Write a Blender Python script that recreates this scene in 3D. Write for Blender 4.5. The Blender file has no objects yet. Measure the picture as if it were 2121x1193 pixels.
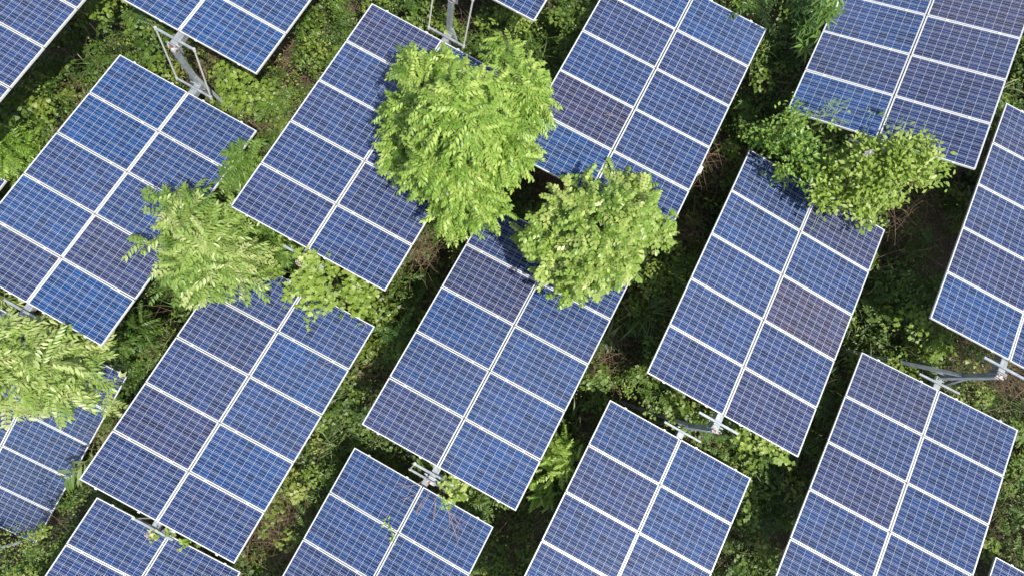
import bpy, bmesh, math, random
import numpy as np
from mathutils import Matrix, Vector, Euler

random.seed(7)
rng = np.random.default_rng(11)
S = bpy.context.scene
COL = S.collection
R = math.radians

# ------------------------------------------------------------------ camera
CAMZ = 13.7
FPX, CX, CY = 1149.7, 1060.5, 596.5           # calibration in pixels of the 2121 x 1193 photograph
CAMR = Matrix.Rotation(0.17030, 3, 'X') @ Matrix.Rotation(-0.15971, 3, 'Y')
cam_d = bpy.data.cameras.new('camera')
cam_d.sensor_width = 36.0
cam_d.lens = 36.0 * FPX / 2121.0
cam_d.clip_start = 0.1
cam_d.clip_end = 2000.0
cam = bpy.data.objects.new('camera', cam_d)
COL.objects.link(cam)
cam.matrix_world = Matrix.Translation((0, 0, CAMZ)) @ CAMR.to_4x4()
S.camera = cam

# ------------------------------------------------------------------ sky, sun, exposure
SUN_ELEV, SUN_AZ = R(62), math.atan2(0.47, -0.88)      # azimuth measured from +Y towards +X
sunv = Vector((math.sin(SUN_AZ) * math.cos(SUN_ELEV), math.cos(SUN_AZ) * math.cos(SUN_ELEV), math.sin(SUN_ELEV)))
W = bpy.data.worlds.new('World')
S.world = W
W.use_nodes = True
nt = W.node_tree
bg = nt.nodes['Background']
sky = nt.nodes.new('ShaderNodeTexSky')
sky.sky_type = 'NISHITA'
sky.sun_disc = False
sky.sun_elevation = SUN_ELEV
sky.sun_rotation = SUN_AZ
sky.air_density = 1.0
sky.dust_density = 1.0
# broken, thin, bright cloud, added over the blue for glass sheen and fill
wtc = nt.nodes.new('ShaderNodeTexCoord')
cn = nt.nodes.new('ShaderNodeTexNoise')
cn.inputs['Scale'].default_value = 2.6
cn.inputs['Detail'].default_value = 6.0
cn.inputs['Roughness'].default_value = 0.55
wmp = nt.nodes.new('ShaderNodeMapping')
wmp.inputs['Location'].default_value = (3.7, 1.9, 0.4)
nt.links.new(wtc.outputs['Generated'], wmp.inputs['Vector'])
nt.links.new(wmp.outputs[0], cn.inputs['Vector'])
cr = nt.nodes.new('ShaderNodeValToRGB')
cr.color_ramp.elements[0].position = 0.44
cr.color_ramp.elements[1].position = 0.66
nt.links.new(cn.outputs['Fac'], cr.inputs[0])
cm = nt.nodes.new('ShaderNodeMix')
cm.data_type = 'RGBA'
cm.inputs[7].default_value = (7.0, 7.1, 7.4, 1)
nt.links.new(cr.outputs[0], cm.inputs[0])
nt.links.new(sky.outputs[0], cm.inputs[6])
nt.links.new(cm.outputs[2], bg.inputs[0])
bg.inputs[1].default_value = 0.12
sl = bpy.data.lights.new('sun', 'SUN')
sl.energy = 4.5
sl.angle = R(0.5)
sl.color = (1.0, 0.95, 0.86)
so = bpy.data.objects.new('sun', sl)
COL.objects.link(so)
so.rotation_euler = sunv.to_track_quat('Z', 'Y').to_euler()
so.location = (0, 0, 40)
S.view_settings.view_transform = 'Standard'
S.view_settings.look = 'None'
S.view_settings.exposure = 0.6
S.view_settings.gamma = 1.0

# ------------------------------------------------------------------ geometry of the place
SX, SY = 0.1814, 0.1736                       # the hillside rises to +X and +Y


def sat(t):
    return 60.0 * np.tanh(np.asarray(t, float) / 60.0)


def ground(x, y):
    return SX * sat(x) + SY * sat(y)


CAMRn = np.array(CAMR)
CAMP = np.array([0, 0, CAMZ])


def ray(px, py):
    d = CAMRn @ np.array([(px - CX) / FPX, -(py - CY) / FPX, -1.0])
    return d / np.linalg.norm(d)


def at(px, py, h):
    """point at height h over the hillside, seen at photograph pixel (px, py)"""
    d = ray(px, py)
    t = 10.0
    for _ in range(40):
        p = CAMP + d * t
        t += (p[2] - (ground(p[0], p[1]) + h)) / -d[2] * 0.9
    return CAMP + d * t


def project(P):
    q = (np.asarray(P) - CAMP) @ CAMRn
    return np.stack([CX + FPX * q[..., 0] / -q[..., 2], CY - FPX * q[..., 1] / -q[..., 2]], -1), -q[..., 2]


# ------------------------------------------------------------------ object helpers
def tag(o, label=None, cat=None, group=None, kind=None):
    if label: o['label'] = label
    if cat: o['category'] = cat
    if group: o['group'] = group
    if kind: o['kind'] = kind
    return o


def link(name, me, parent=None):
    o = bpy.data.objects.new(name, me)
    COL.objects.link(o)
    if parent is not None:
        o.parent = parent
    return o


def empty(name, loc, rot=None):
    o = bpy.data.objects.new(name, None)
    COL.objects.link(o)
    o.empty_display_size = 0.2
    o.location = loc
    if rot is not None:
        o.rotation_euler = rot.to_euler()
    return o


class MB:
    """collects vertices and faces of one mesh"""
    def __init__(s): s.v, s.f = [], []

    def box(s, c, size, rot=None):
        c = Vector(c)
        hx, hy, hz = [a / 2 for a in size]
        b = len(s.v)
        for x, y, z in ((-1, -1, -1), (1, -1, -1), (1, 1, -1), (-1, 1, -1), (-1, -1, 1), (1, -1, 1), (1, 1, 1), (-1, 1, 1)):
            p = Vector((x * hx, y * hy, z * hz))
            if rot is not None: p = rot @ p
            s.v.append(tuple(c + p))
        for f in ((0, 3, 2, 1), (4, 5, 6, 7), (0, 1, 5, 4), (1, 2, 6, 5), (2, 3, 7, 6), (3, 0, 4, 7)):
            s.f.append(tuple(b + i for i in f))
        return s

    def bar(s, a, b, w, h=None, up=(0, 0, 1)):
        a, b = Vector(a), Vector(b)
        d = b - a
        y = d.normalized()
        x = y.cross(Vector(up))
        if x.length < 1e-4: x = y.cross(Vector((0, 1, 0.3)))
        x.normalize()
        z = x.cross(y)
        return s.box((a + b) / 2, (w, d.length, h or w), Matrix((x, y, z)).transposed())

    def tube(s, pts, rad, n=6):
        P = [Vector(p) for p in pts]
        rad = rad if hasattr(rad, '__len__') else [rad] * len(P)
        b = len(s.v)
        ref = Vector((0.31, 0.77, 0.55))
        for i, p in enumerate(P):
            d = (P[min(i + 1, len(P) - 1)] - P[max(i - 1, 0)])
            if d.length < 1e-7: d = Vector((0, 0, 1))
            d.normalize()
            x = d.cross(ref)
            if x.length < 1e-3: x = d.cross(Vector((1, 0, 0)))
            x.normalize()
            y = d.cross(x)
            for k in range(n):
                a = 2 * math.pi * k / n
                s.v.append(tuple(p + (x * math.cos(a) + y * math.sin(a)) * rad[i]))
        for i in range(len(P) - 1):
            for k in range(n):
                k2 = (k + 1) % n
                s.f.append((b + i * n + k, b + i * n + k2, b + (i + 1) * n + k2, b + (i + 1) * n + k))
        s.f.append(tuple(b + k for k in range(n))[::-1])
        e = b + (len(P) - 1) * n
        s.f.append(tuple(e + k for k in range(n)))
        return s

    def mesh(s, name, mat, bevel=0.0, smooth=False):
        me = bpy.data.meshes.new(name)
        me.from_pydata(s.v, [], s.f)
        if bevel > 0:
            bm = bmesh.new()
            bm.from_mesh(me)
            bmesh.ops.bevel(bm, geom=bm.edges[:], offset=bevel, segments=1, affect='EDGES')
            bm.to_mesh(me)
            bm.free()
        me.materials.append(mat)
        if smooth: me.shade_smooth()
        me.update()
        return me

    def build(s, name, mat, parent=None, **k):
        return link(name, s.mesh(name, mat, **k), parent)


def tri_mesh(name, V, F, tint, mat):
    """fast triangle mesh from arrays, with a per-vertex 'tint'"""
    me = bpy.data.meshes.new(name)
    nv, nf = len(V), len(F)
    me.vertices.add(nv)
    me.vertices.foreach_set('co', np.ascontiguousarray(V, np.float32).ravel())
    me.loops.add(nf * 3)
    me.loops.foreach_set('vertex_index', np.ascontiguousarray(F, np.int32).ravel())
    me.polygons.add(nf)
    me.polygons.foreach_set('loop_start', np.arange(0, nf * 3, 3, dtype=np.int32))
    me.update(calc_edges=True)
    a = me.attributes.new('tint', 'FLOAT', 'POINT')
    a.data.foreach_set('value', np.ascontiguousarray(tint, np.float32))
    me.materials.append(mat)
    return me


# ------------------------------------------------------------------ materials
def new_mat(name):
    m = bpy.data.materials.new(name)
    m.use_nodes = True
    n = m.node_tree.nodes
    return m, m.node_tree, n['Principled BSDF'], n['Material Output']


def node(t, typ, **kw):
    n = t.nodes.new(typ)
    for k, v in kw.items():
        if k.startswith('i_'):
            n.inputs[int(k[2:])].default_value = v
        else:
            setattr(n, k, v)
    return n


def math_node(t, op, a, b=None, c=None):
    n = t.nodes.new('ShaderNodeMath')
    n.operation = op
    for i, x in enumerate((a, b, c)):
        if x is None: continue
        if isinstance(x, (int, float)): n.inputs[i].default_value = x
        else: t.links.new(x, n.inputs[i])
    return n.outputs[0]


def ramp(t, fac, stops):
    n = t.nodes.new('ShaderNodeValToRGB')
    e = n.color_ramp.elements
    while len(e) < len(stops): e.new(0.5)
    for el, (p, c) in zip(e, stops):
        el.position = p
        el.color = (*c, 1)
    t.links.new(fac, n.inputs[0])
    return n.outputs[0]


def mix_rgb(t, fac, a, b, blend='MIX'):
    n = t.nodes.new('ShaderNodeMix')
    n.data_type = 'RGBA'
    n.blend_type = blend
    for sock, x in ((n.inputs['Factor'], fac), (n.inputs[6], a), (n.inputs[7], b)):
        if isinstance(x, (int, float)): sock.default_value = x
        elif isinstance(x, tuple): sock.default_value = (*x, 1)
        else: t.links.new(x, sock)
    return n.outputs[2]


def leaf_mat(name, stops, transl=0.3, rough=0.45, tr_gain=(1.4, 1.4, 0.8)):
    m, t, b, out = new_mat(name)
    at_ = node(t, 'ShaderNodeAttribute', attribute_name='tint')
    col = ramp(t, at_.outputs['Fac'], stops)
    t.links.new(col, b.inputs['Base Color'])
    b.inputs['Roughness'].default_value = rough
    b.inputs['Specular IOR Level'].default_value = 0.45
    tr = t.nodes.new('ShaderNodeBsdfTranslucent')
    t.links.new(mix_rgb(t, 1.0, col, tr_gain, 'MULTIPLY'), tr.inputs[0])
    mx = t.nodes.new('ShaderNodeMixShader')
    mx.inputs[0].default_value = transl
    t.links.new(b.outputs[0], mx.inputs[1])
    t.links.new(tr.outputs[0], mx.inputs[2])
    t.links.new(mx.outputs[0], out.inputs[0])
    return m


def metal(name, col, rough=0.5, metallic=0.3, var=0.12, rust=0.0):
    m, t, b, out = new_mat(name)
    tc = t.nodes.new('ShaderNodeTexCoord')
    no = node(t, 'ShaderNodeTexNoise')
    no.inputs['Scale'].default_value = 9.0
    no.inputs['Detail'].default_value = 5.0
    t.links.new(tc.outputs['Object'], no.inputs['Vector'])
    c = ramp(t, no.outputs['Fac'], [(0.3, tuple(x * (1 - var) for x in col)), (0.7, tuple(min(1, x * (1 + var)) for x in col))])
    if rust > 0:
        n2 = node(t, 'ShaderNodeTexNoise')
        n2.inputs['Scale'].default_value = 14.0
        n2.inputs['Detail'].default_value = 6.0
        t.links.new(tc.outputs['Object'], n2.inputs['Vector'])
        f = ramp(t, n2.outputs['Fac'], [(0.62 - 0.35 * rust, (0, 0, 0)), (0.7 - 0.3 * rust, (1, 1, 1))])
        c = mix_rgb(t, f, c, (0.16, 0.060, 0.035))
    t.links.new(c, b.inputs['Base Color'])
    b.inputs['Roughness'].default_value = rough
    b.inputs['Metallic'].default_value = metallic
    return m


M = {}
M['frame'] = metal('anodised_frame', (0.62, 0.62, 0.62), 0.42, 0.2, 0.05)
M['steel'] = metal('galvanised_steel', (0.27, 0.30, 0.32), 0.5, 0.3, 0.25)
M['rusty'] = metal('rusted_bearing', (0.40, 0.38, 0.36), 0.7, 0.1, 0.2, rust=0.45)
M['rod'] = metal('link_rod_steel', (0.45, 0.45, 0.42), 0.5, 0.2, 0.1)

# module geometry (metres)
ML, MW, PITCH, UOFF = 1.630, 0.993, 1.010, 0.8275
MU, MV = 0.022, 0.018                                   # white margin round the cells


def cell_material():
    m, t, b, out = new_mat('polycrystalline_cells')
    uv = node(t, 'ShaderNodeUVMap')
    sep = t.nodes.new('ShaderNodeSeparateXYZ')
    t.links.new(uv.outputs[0], sep.inputs[0])
    x, y = sep.outputs[0], sep.outputs[1]                # metres from the lower left of the cell field
    CW, CH = ML - 2 * MU, MW - 2 * MV
    U = math_node(t, 'DIVIDE', x, CW / 10)
    V = math_node(t, 'DIVIDE', y, CH / 6)
    fu, fv = math_node(t, 'FRACT', U), math_node(t, 'FRACT', V)
    iu, iv = math_node(t, 'FLOOR', U), math_node(t, 'FLOOR', V)
    du = math_node(t, 'MULTIPLY', math_node(t, 'MINIMUM', fu, math_node(t, 'SUBTRACT', 1.0, fu)), CW / 10)
    dv = math_node(t, 'MULTIPLY', math_node(t, 'MINIMUM', fv, math_node(t, 'SUBTRACT', 1.0, fv)), CH / 6)
    gu = math_node(t, 'LESS_THAN', du, 0.0015)
    gv = math_node(t, 'LESS_THAN', dv, 0.0021)
    bb = math_node(t, 'LESS_THAN', math_node(t, 'MULTIPLY', math_node(t, 'ABSOLUTE', math_node(t, 'SUBTRACT', math_node(t, 'FRACT', math_node(t, 'MULTIPLY', V, 3.0)), 0.5)), CH / 18), 0.0014)
    o1 = math_node(t, 'LESS_THAN', U, 0.0)
    o2 = math_node(t, 'GREATER_THAN', U, 10.0)
    o3 = math_node(t, 'LESS_THAN', V, 0.0)
    o4 = math_node(t, 'GREATER_THAN', V, 6.0)
    white = gu
    for q in (gv, o1, o2, o3, o4): white = math_node(t, 'MAXIMUM', white, q)
    oi = t.nodes.new('ShaderNodeObjectInfo')
    comb = t.nodes.new('ShaderNodeCombineXYZ')
    t.links.new(iu, comb.inputs[0])
    t.links.new(iv, comb.inputs[1])
    t.links.new(math_node(t, 'MULTIPLY', oi.outputs['Random'], 91.7), comb.inputs[2])
    wn = node(t, 'ShaderNodeTexWhiteNoise', noise_dimensions='3D')
    t.links.new(comb.outputs[0], wn.inputs['Vector'])
    sepc = t.nodes.new('ShaderNodeSeparateColor')
    t.links.new(wn.outputs['Color'], sepc.inputs[0])
    # crystal flakes inside each cell
    vc = t.nodes.new('ShaderNodeCombineXYZ')
    t.links.new(x, vc.inputs[0])
    t.links.new(y, vc.inputs[1])
    t.links.new(math_node(t, 'MULTIPLY', wn.outputs['Value'], 13.0), vc.inputs[2])
    vo = node(t, 'ShaderNodeTexVoronoi')
    vo.inputs['Scale'].default_value = 55.0
    t.links.new(vc.outputs[0], vo.inputs['Vector'])
    svo = t.nodes.new('ShaderNodeSeparateColor')
    t.links.new(vo.outputs['Color'], svo.inputs[0])
    # slow drift of tone over the module
    no = node(t, 'ShaderNodeTexNoise')
    no.inputs['Scale'].default_value = 1.6
    no.inputs['Detail'].default_value = 2.0
    t.links.new(vc.outputs[0], no.inputs['Vector'])
    base = oi.outputs['Color']                           # each module's own batch colour
    c = mix_rgb(t, math_node(t, 'MULTIPLY', sepc.outputs[0], 0.40), base, (0.018, 0.020, 0.062))
    c = mix_rgb(t, math_node(t, 'MULTIPLY', sepc.outputs[1], 0.30), c, (0.006, 0.036, 0.120))
    k = math_node(t, 'ADD', 0.61, math_node(t, 'MULTIPLY', sepc.outputs[2], 0.40))
    k = math_node(t, 'ADD', k, math_node(t, 'MULTIPLY', svo.outputs[0], 0.30))
    k = math_node(t, 'ADD', k, math_node(t, 'MULTIPLY', math_node(t, 'SUBTRACT', no.outputs['Fac'], 0.5), 0.5))
    kk = t.nodes.new('ShaderNodeCombineColor')
    for i in range(3): t.links.new(k, kk.inputs[i])
    c = mix_rgb(t, 1.0, c, kk.outputs[0], 'MULTIPLY')
    c = mix_rgb(t, math_node(t, 'MULTIPLY', bb, 0.9), c, (0.42, 0.46, 0.56))
    c = mix_rgb(t, white, c, (0.50, 0.53, 0.59))
    # thin film of dust
    dn = node(t, 'ShaderNodeTexNoise')
    dn.inputs['Scale'].default_value = 3.0
    dn.inputs['Detail'].default_value = 7.0
    dn.inputs['Roughness'].default_value = 0.65
    t.links.new(vc.outputs[0], dn.inputs['Vector'])
    dust = math_node(t, 'MULTIPLY', math_node(t, 'SMOOTH_MAX', math_node(t, 'SUBTRACT', dn.outputs['Fac'], 0.40), 0.0, 0.1), 0.06)
    c = mix_rgb(t, dust, c, (0.42, 0.44, 0.46))
    t.links.new(c, b.inputs['Base Color'])
    b.inputs['Roughness'].default_value = 0.10
    b.inputs['Specular IOR Level'].default_value = 0.4
    b.inputs['IOR'].default_value = 1.45
    b.inputs['Coat Weight'].default_value = 0.0
    return m


M['cells'] = cell_material()


def soil_material():
    m, t, b, out = new_mat('leaf_litter_soil')
    tc = t.nodes.new('ShaderNodeTexCoord')
    n1 = node(t, 'ShaderNodeTexNoise')
    n1.inputs['Scale'].default_value = 1.3
    n1.inputs['Detail'].default_value = 8.0
    t.links.new(tc.outputs['Object'], n1.inputs['Vector'])
    n2 = node(t, 'ShaderNodeTexNoise')
    n2.inputs['Scale'].default_value = 22.0
    n2.inputs['Detail'].default_value = 6.0
    t.links.new(tc.outputs['Object'], n2.inputs['Vector'])
    a = ramp(t, n1.outputs['Fac'], [(0.35, (0.020, 0.030, 0.010)), (0.55, (0.045, 0.033, 0.018)), (0.7, (0.03, 0.045, 0.014))])
    c = mix_rgb(t, n2.outputs['Fac'], a, (0.075, 0.055, 0.032))
    t.links.new(c, b.inputs['Base Color'])
    b.inputs['Roughness'].default_value = 0.95
    bp = node(t, 'ShaderNodeBump')
    bp.inputs['Strength'].default_value = 0.8
    bp.inputs['Distance'].default_value = 0.05
    t.links.new(n2.outputs['Fac'], bp.inputs['Height'])
    t.links.new(bp.outputs[0], b.inputs['Normal'])
    return m


M['soil'] = soil_material()
M['undergrowth'] = leaf_mat('undergrowth_leaves', [(0.0, (0.024, 0.050, 0.009)), (0.45, (0.075, 0.138, 0.019)), (0.75, (0.155, 0.225, 0.030)), (1.0, (0.28, 0.31, 0.07))], 0.30)
M['tree'] = leaf_mat('bright_pinnate_leaves', [(0.0, (0.065, 0.135, 0.020)), (0.5, (0.185, 0.310, 0.042)), (1.0, (0.38, 0.48, 0.12))], 0.26, 0.42)
M['tree_round'] = leaf_mat('round_pale_leaves', [(0.0, (0.075, 0.145, 0.022)), (0.5, (0.185, 0.295, 0.046)), (1.0, (0.39, 0.46, 0.14))], 0.26, 0.36)
M['tree_pale'] = leaf_mat('pale_pinnate_leaves', [(0.0, (0.11, 0.20, 0.035)), (0.5, (0.23, 0.34, 0.070)), (1.0, (0.46, 0.50, 0.22))], 0.33, 0.36)
M['dark_shrub'] = leaf_mat('dark_pinnate_leaves', [(0.0, (0.035, 0.080, 0.015)), (0.5, (0.07, 0.135, 0.022)), (1.0, (0.13, 0.21, 0.04))], 0.28, 0.42)
M['vine'] = leaf_mat('yellow_green_vine_leaves', [(0.0, (0.10, 0.175, 0.022)), (0.5, (0.22, 0.32, 0.050)), (1.0, (0.42, 0.47, 0.15))], 0.35, 0.45)
M['palmate'] = leaf_mat('waxy_palmate_leaves', [(0.0, (0.045, 0.105, 0.022)), (0.5, (0.085, 0.165, 0.035)), (1.0, (0.15, 0.24, 0.045))], 0.2, 0.3)
M['grass'] = leaf_mat('long_grass_blades', [(0.0, (0.045, 0.085, 0.020)), (0.5, (0.09, 0.16, 0.035)), (1.0, (0.24, 0.30, 0.12))], 0.3, 0.4)
M['reed'] = leaf_mat('bleached_reed_blades', [(0.0, (0.22, 0.27, 0.13)), (0.5, (0.34, 0.38, 0.22)), (1.0, (0.46, 0.48, 0.32))], 0.25, 0.5)


def wood(name, c1, c2, rough=0.85):
    m, t, b, out = new_mat(name)
    tc = t.nodes.new('ShaderNodeTexCoord')
    n1 = node(t, 'ShaderNodeTexNoise')
    n1.inputs['Scale'].default_value = 7.0
    n1.inputs['Detail'].default_value = 5.0
    t.links.new(tc.outputs['Object'], n1.inputs['Vector'])
    t.links.new(ramp(t, n1.outputs['Fac'], [(0.3, c1), (0.7, c2)]), b.inputs['Base Color'])
    b.inputs['Roughness'].default_value = rough
    return m


M['bark'] = wood('grey_brown_bark', (0.075, 0.055, 0.04), (0.16, 0.125, 0.09))
M['stem'] = wood('green_stems', (0.07, 0.09, 0.025), (0.14, 0.13, 0.05))
M['twig'] = wood('dry_stems', (0.075, 0.045, 0.028), (0.23, 0.16, 0.095))
M['pinktwig'] = wood('bare_pinkish_twigs', (0.26, 0.17, 0.14), (0.40, 0.28, 0.23))
M['tendril'] = wood('pale_tendrils', (0.20, 0.28, 0.09), (0.28, 0.33, 0.15))
M['scrap'] = wood('grey_plastic', (0.17, 0.17, 0.16), (0.27, 0.26, 0.25), 0.5)

# ------------------------------------------------------------------ the hillside
def coords():
    c = list(np.linspace(-20, 20, 161))
    far = [24, 30, 40, 55, 80, 120, 200, 320]
    return np.array([-f for f in far[::-1]] + c + far)


gx, gy = np.meshgrid(coords() + 1.0, coords() + 1.0, indexing='ij')
bump = 0.06 * np.sin(gx * 1.7 + 0.6 * gy) + 0.05 * np.sin(gy * 2.3 - 0.9 * gx) + 0.04 * np.sin(3.9 * gx + 1.2) * np.sin(3.1 * gy)
gz = ground(gx, gy) + bump
n = gx.shape[0]
idx = np.arange(n * n).reshape(n, n)
quads = np.stack([idx[:-1, :-1], idx[1:, :-1], idx[1:, 1:], idx[:-1, 1:]], -1).reshape(-1, 4)
me = bpy.data.meshes.new('ground')
me.from_pydata(np.stack([gx, gy, gz], -1).reshape(-1, 3).tolist(), [], quads.tolist())
me.materials.append(M['soil'])
me.shade_smooth()
tag(link('ground', me), kind='structure')

# ------------------------------------------------------------------ solar arrays
def arr_rot(a): return Matrix.Rotation(a[3], 3, 'Z') @ Matrix.Rotation(-a[4], 3, 'X') @ Matrix.Rotation(a[5], 3, 'Y')


# centre x, y, z (camera at height 0), yaw, pitch, roll of every array
ARR = {
    'A0': [-8.9541, 7.0671, -11.3204, -0.5295, -0.0261, -0.0861],
    'A1': [-3.2697, 8.8466, -10.2912, -0.5206, -0.0026, -0.0338],
    'B': [-6.039, 3.8753, -11.5207, -0.5331, -0.026, -0.0835],
    'C': [-0.8563, 4.724, -10.4495, -0.5212, -0.0162, -0.0708],
    'D': [-3.6392, -0.1751, -11.7956, -0.5159, -0.0019, -0.0646],
    'P': [-6.3886, -5.0808, -13.1151, -0.5186, -0.0221, -0.0126],
    'L': [-9.2564, -0.7212, -14.6123, -0.592, -0.3921, 0.1223],
    'T': [1.8716, 9.5547, -9.1139, -0.523, -0.0359, -0.0817],
    'E': [4.3076, 5.6016, -9.5101, -0.5124, -0.0078, -0.0786],
    'F': [1.5313, 0.6692, -10.7786, -0.5206, -0.0204, -0.132],
    'Q': [-1.2257, -4.239, -12.1375, -0.5108, -0.047, -0.1832],
    'G': [9.4952, 6.4226, -8.403, -0.5165, -0.0042, -0.3402],
    'H': [6.6958, 1.4884, -9.6853, -0.5151, -0.0086, 0.0105],
    'R': [3.9362, -3.4071, -11.0463, -0.5286, -0.0076, -0.0608],
    'I': [11.9401, 2.339, -8.7184, -0.5177, -0.0128, -0.069],
    'S': [9.08, -2.5719, -9.9839, -0.5245, -0.0126, -0.1651],
    'U': [11.5951, -6.7334, -10.2531, -0.523, -0.0359, -0.0817],
    'W': [-11.4, 3.2046, -12.9, -0.523, -0.0359, -0.0817],
}


def pin_corner(key, lu, lv, px, py, z):
    """slide an array so that one of its corners sits at height z where the photograph shows it"""
    d = ray(px, py)
    p = d * (z / d[2])
    c = Vector(p) - arr_rot(ARR[key]) @ Vector((lu, lv, 0))
    ARR[key][:3] = c


pin_corner('T', 1.642, -2.525, 1106, 45, -9.28)
pin_corner('U', -1.642, 2.525, 2063, 1151.7, -10.20)
pin_corner('W', 1.642, 2.525, 13, 374, -12.75)

# batch colours: 0 = clear blue, 1 = violet blue, left column then right column from the upper end
TONE = {
    'A0': [.5] * 5 + [.5, .5, .5, .55, .5], 'A1': [.1, .1, .1, .1, .15, .1, .1, .1, .2, .05],
    'B': [.05, .0, .35, .05, .7, .35, .4, .3, .75, .05], 'C': [.75, .3, .5, .45, .55, .3, .4, .5, .6, .4],
    'D': [.5, .6, .5, .75, .55, .35, .1, .3, .15, .45], 'P': [.45, .5, .4, .5, .5, .5, .4, .5, .5, .5],
    'L': [.3, .3, .3, .3, .3, .2, .1, .05, .2, .3], 'T': [.5] * 10,
    'E': [.3, .6, .35, .95, .1, .15, .6, .4, .35, .3], 'F': [.6, .8, .25, .3, .65, .4, .4, .15, .2, .15],
    'Q': [.3, .3, .5, .4, .4, .15, .25, .3, .3, .3], 'G': [.3, .2, .3, .6, .05, .6, .85, .75, .7, .65],
    'H': [.45, .3, .35, .4, .6, .85, .4, 1.0, .45, .75], 'R': [.3, .55, .45, .4, .4, .25, .2, .3, .3, .3],
    'I': [.7, .55, .6, .75, .2, .5, .5, .5, .5, .5], 'S': [.7, .45, .75, .4, .4, .4, .35, .35, .4, .4],
    'U': [.6] * 10, 'W': [.4] * 10,
}
BLUE, VIOLET = (0.004, 0.042, 0.145), (0.024, 0.021, 0.054)

LABEL = {
    'A0': 'solar array cut off by the top left corner of the photo',
    'A1': 'clear blue solar array cut by the top edge, above the post with two link rods',
    'B': 'clear blue solar array left of centre with a leafy branch over its right edge',
    'C': 'solar array lying partly under the left side of the big bright green tree',
    'D': 'solar array whose top corner is hidden by the pale tree and yellow green vine',
    'P': 'solar array cut by the bottom edge with a cross arm hanging over its upper edge',
    'L': 'slumped dark blue solar array under the pale tree at the left edge',
    'T': 'solar array showing only one corner at the top edge, above the bright green tree',
    'E': 'solar array right of the big bright tree with a purplish panel near its left edge',
    'F': 'solar array in the centre of the photo, its upper end under the round leaved tree',
    'Q': 'solar array at the bottom with bare pinkish twigs spread over its upper right panel',
    'G': 'steeply rolled solar array at the top right, a vine over its low edge',
    'H': 'solar array right of centre with a brownish purple panel on its right side',
    'R': 'solar array at the bottom right of centre, below the short rusty post',
    'I': 'solar array cut by the right edge, hanging over a long bright post',
    'S': 'large solar array in the lower right corner, its upper end at the long bright post',
    'U': 'solar array showing only a sliver of its corner at the bottom right',
    'W': 'solar array showing only a tiny corner at the left edge of the photo',
}

# shared meshes -------------------------------------------------------------
f = MB()
hx, hy, d, lip = ML / 2, MW / 2, 0.038, 0.013
for sx in (-1, 1): f.box((sx * (hx - lip / 2), 0, -d / 2), (lip, MW, d))
for sy in (-1, 1): f.box((0, sy * (hy - lip / 2), -d / 2 - 0.0004), (ML - 2 * lip, lip, d - 0.0008))
me_frame = f.mesh('panel_frame', M['frame'])

sh = MB()
ix, iy = hx - lip + 0.001, hy - lip + 0.001
sh.box((0, 0, -0.0055), (2 * ix, 2 * iy, 0.006))
me_sheet = sh.mesh('cell_sheet', M['cells'])
uvl = me_sheet.uv_layers.new(name='UVMap')
for lp in me_sheet.loops:
    co = me_sheet.vertices[lp.vertex_index].co
    uvl.data[lp.index].uv = (co.x + hx - MU, co.y + hy - MV)

TZ, TE = -0.16, 2.525 + 0.27                              # torque tube centre and half length
t_ = MB().box((0, 0, TZ), (0.14, 2 * TE, 0.14))
me_tube = t_.mesh('torque_tube', M['steel'], bevel=0.006)
me_arm = MB().box((0, 0, 0), (0.86, 0.045, 0.045)).mesh('cross_arm', M['steel'], bevel=0.004)
me_rail = MB().box((0, 0, 0), (3.1, 0.045, 0.045)).mesh('mounting_rail', M['steel'])
ep = MB().box((0, 0, 0), (0.19, 0.014, 0.21))
for sx in (-1, 1):
    for sz in (-1, 1): ep.tube([(sx * 0.07, -0.022, sz * 0.08), (sx * 0.07, 0.022, sz * 0.08)], 0.012, 6)
me_plate = ep.mesh('end_plate', M['steel'])
me_clamps = []
for sx in (-1, 1):
    for k in range(6):
        for fr in (0.22, 0.78):
            me_clamps.append(MB().box((sx * (UOFF - ML / 2 + ML * fr), 2.525 - PITCH * k, 0.0015), (0.05, 0.03 if 0 < k < 5 else 0.022, 0.006)).mesh('panel_clamp', M['frame']))


def up(c): return Vector((c[0], c[1], c[2] + CAMZ))


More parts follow.
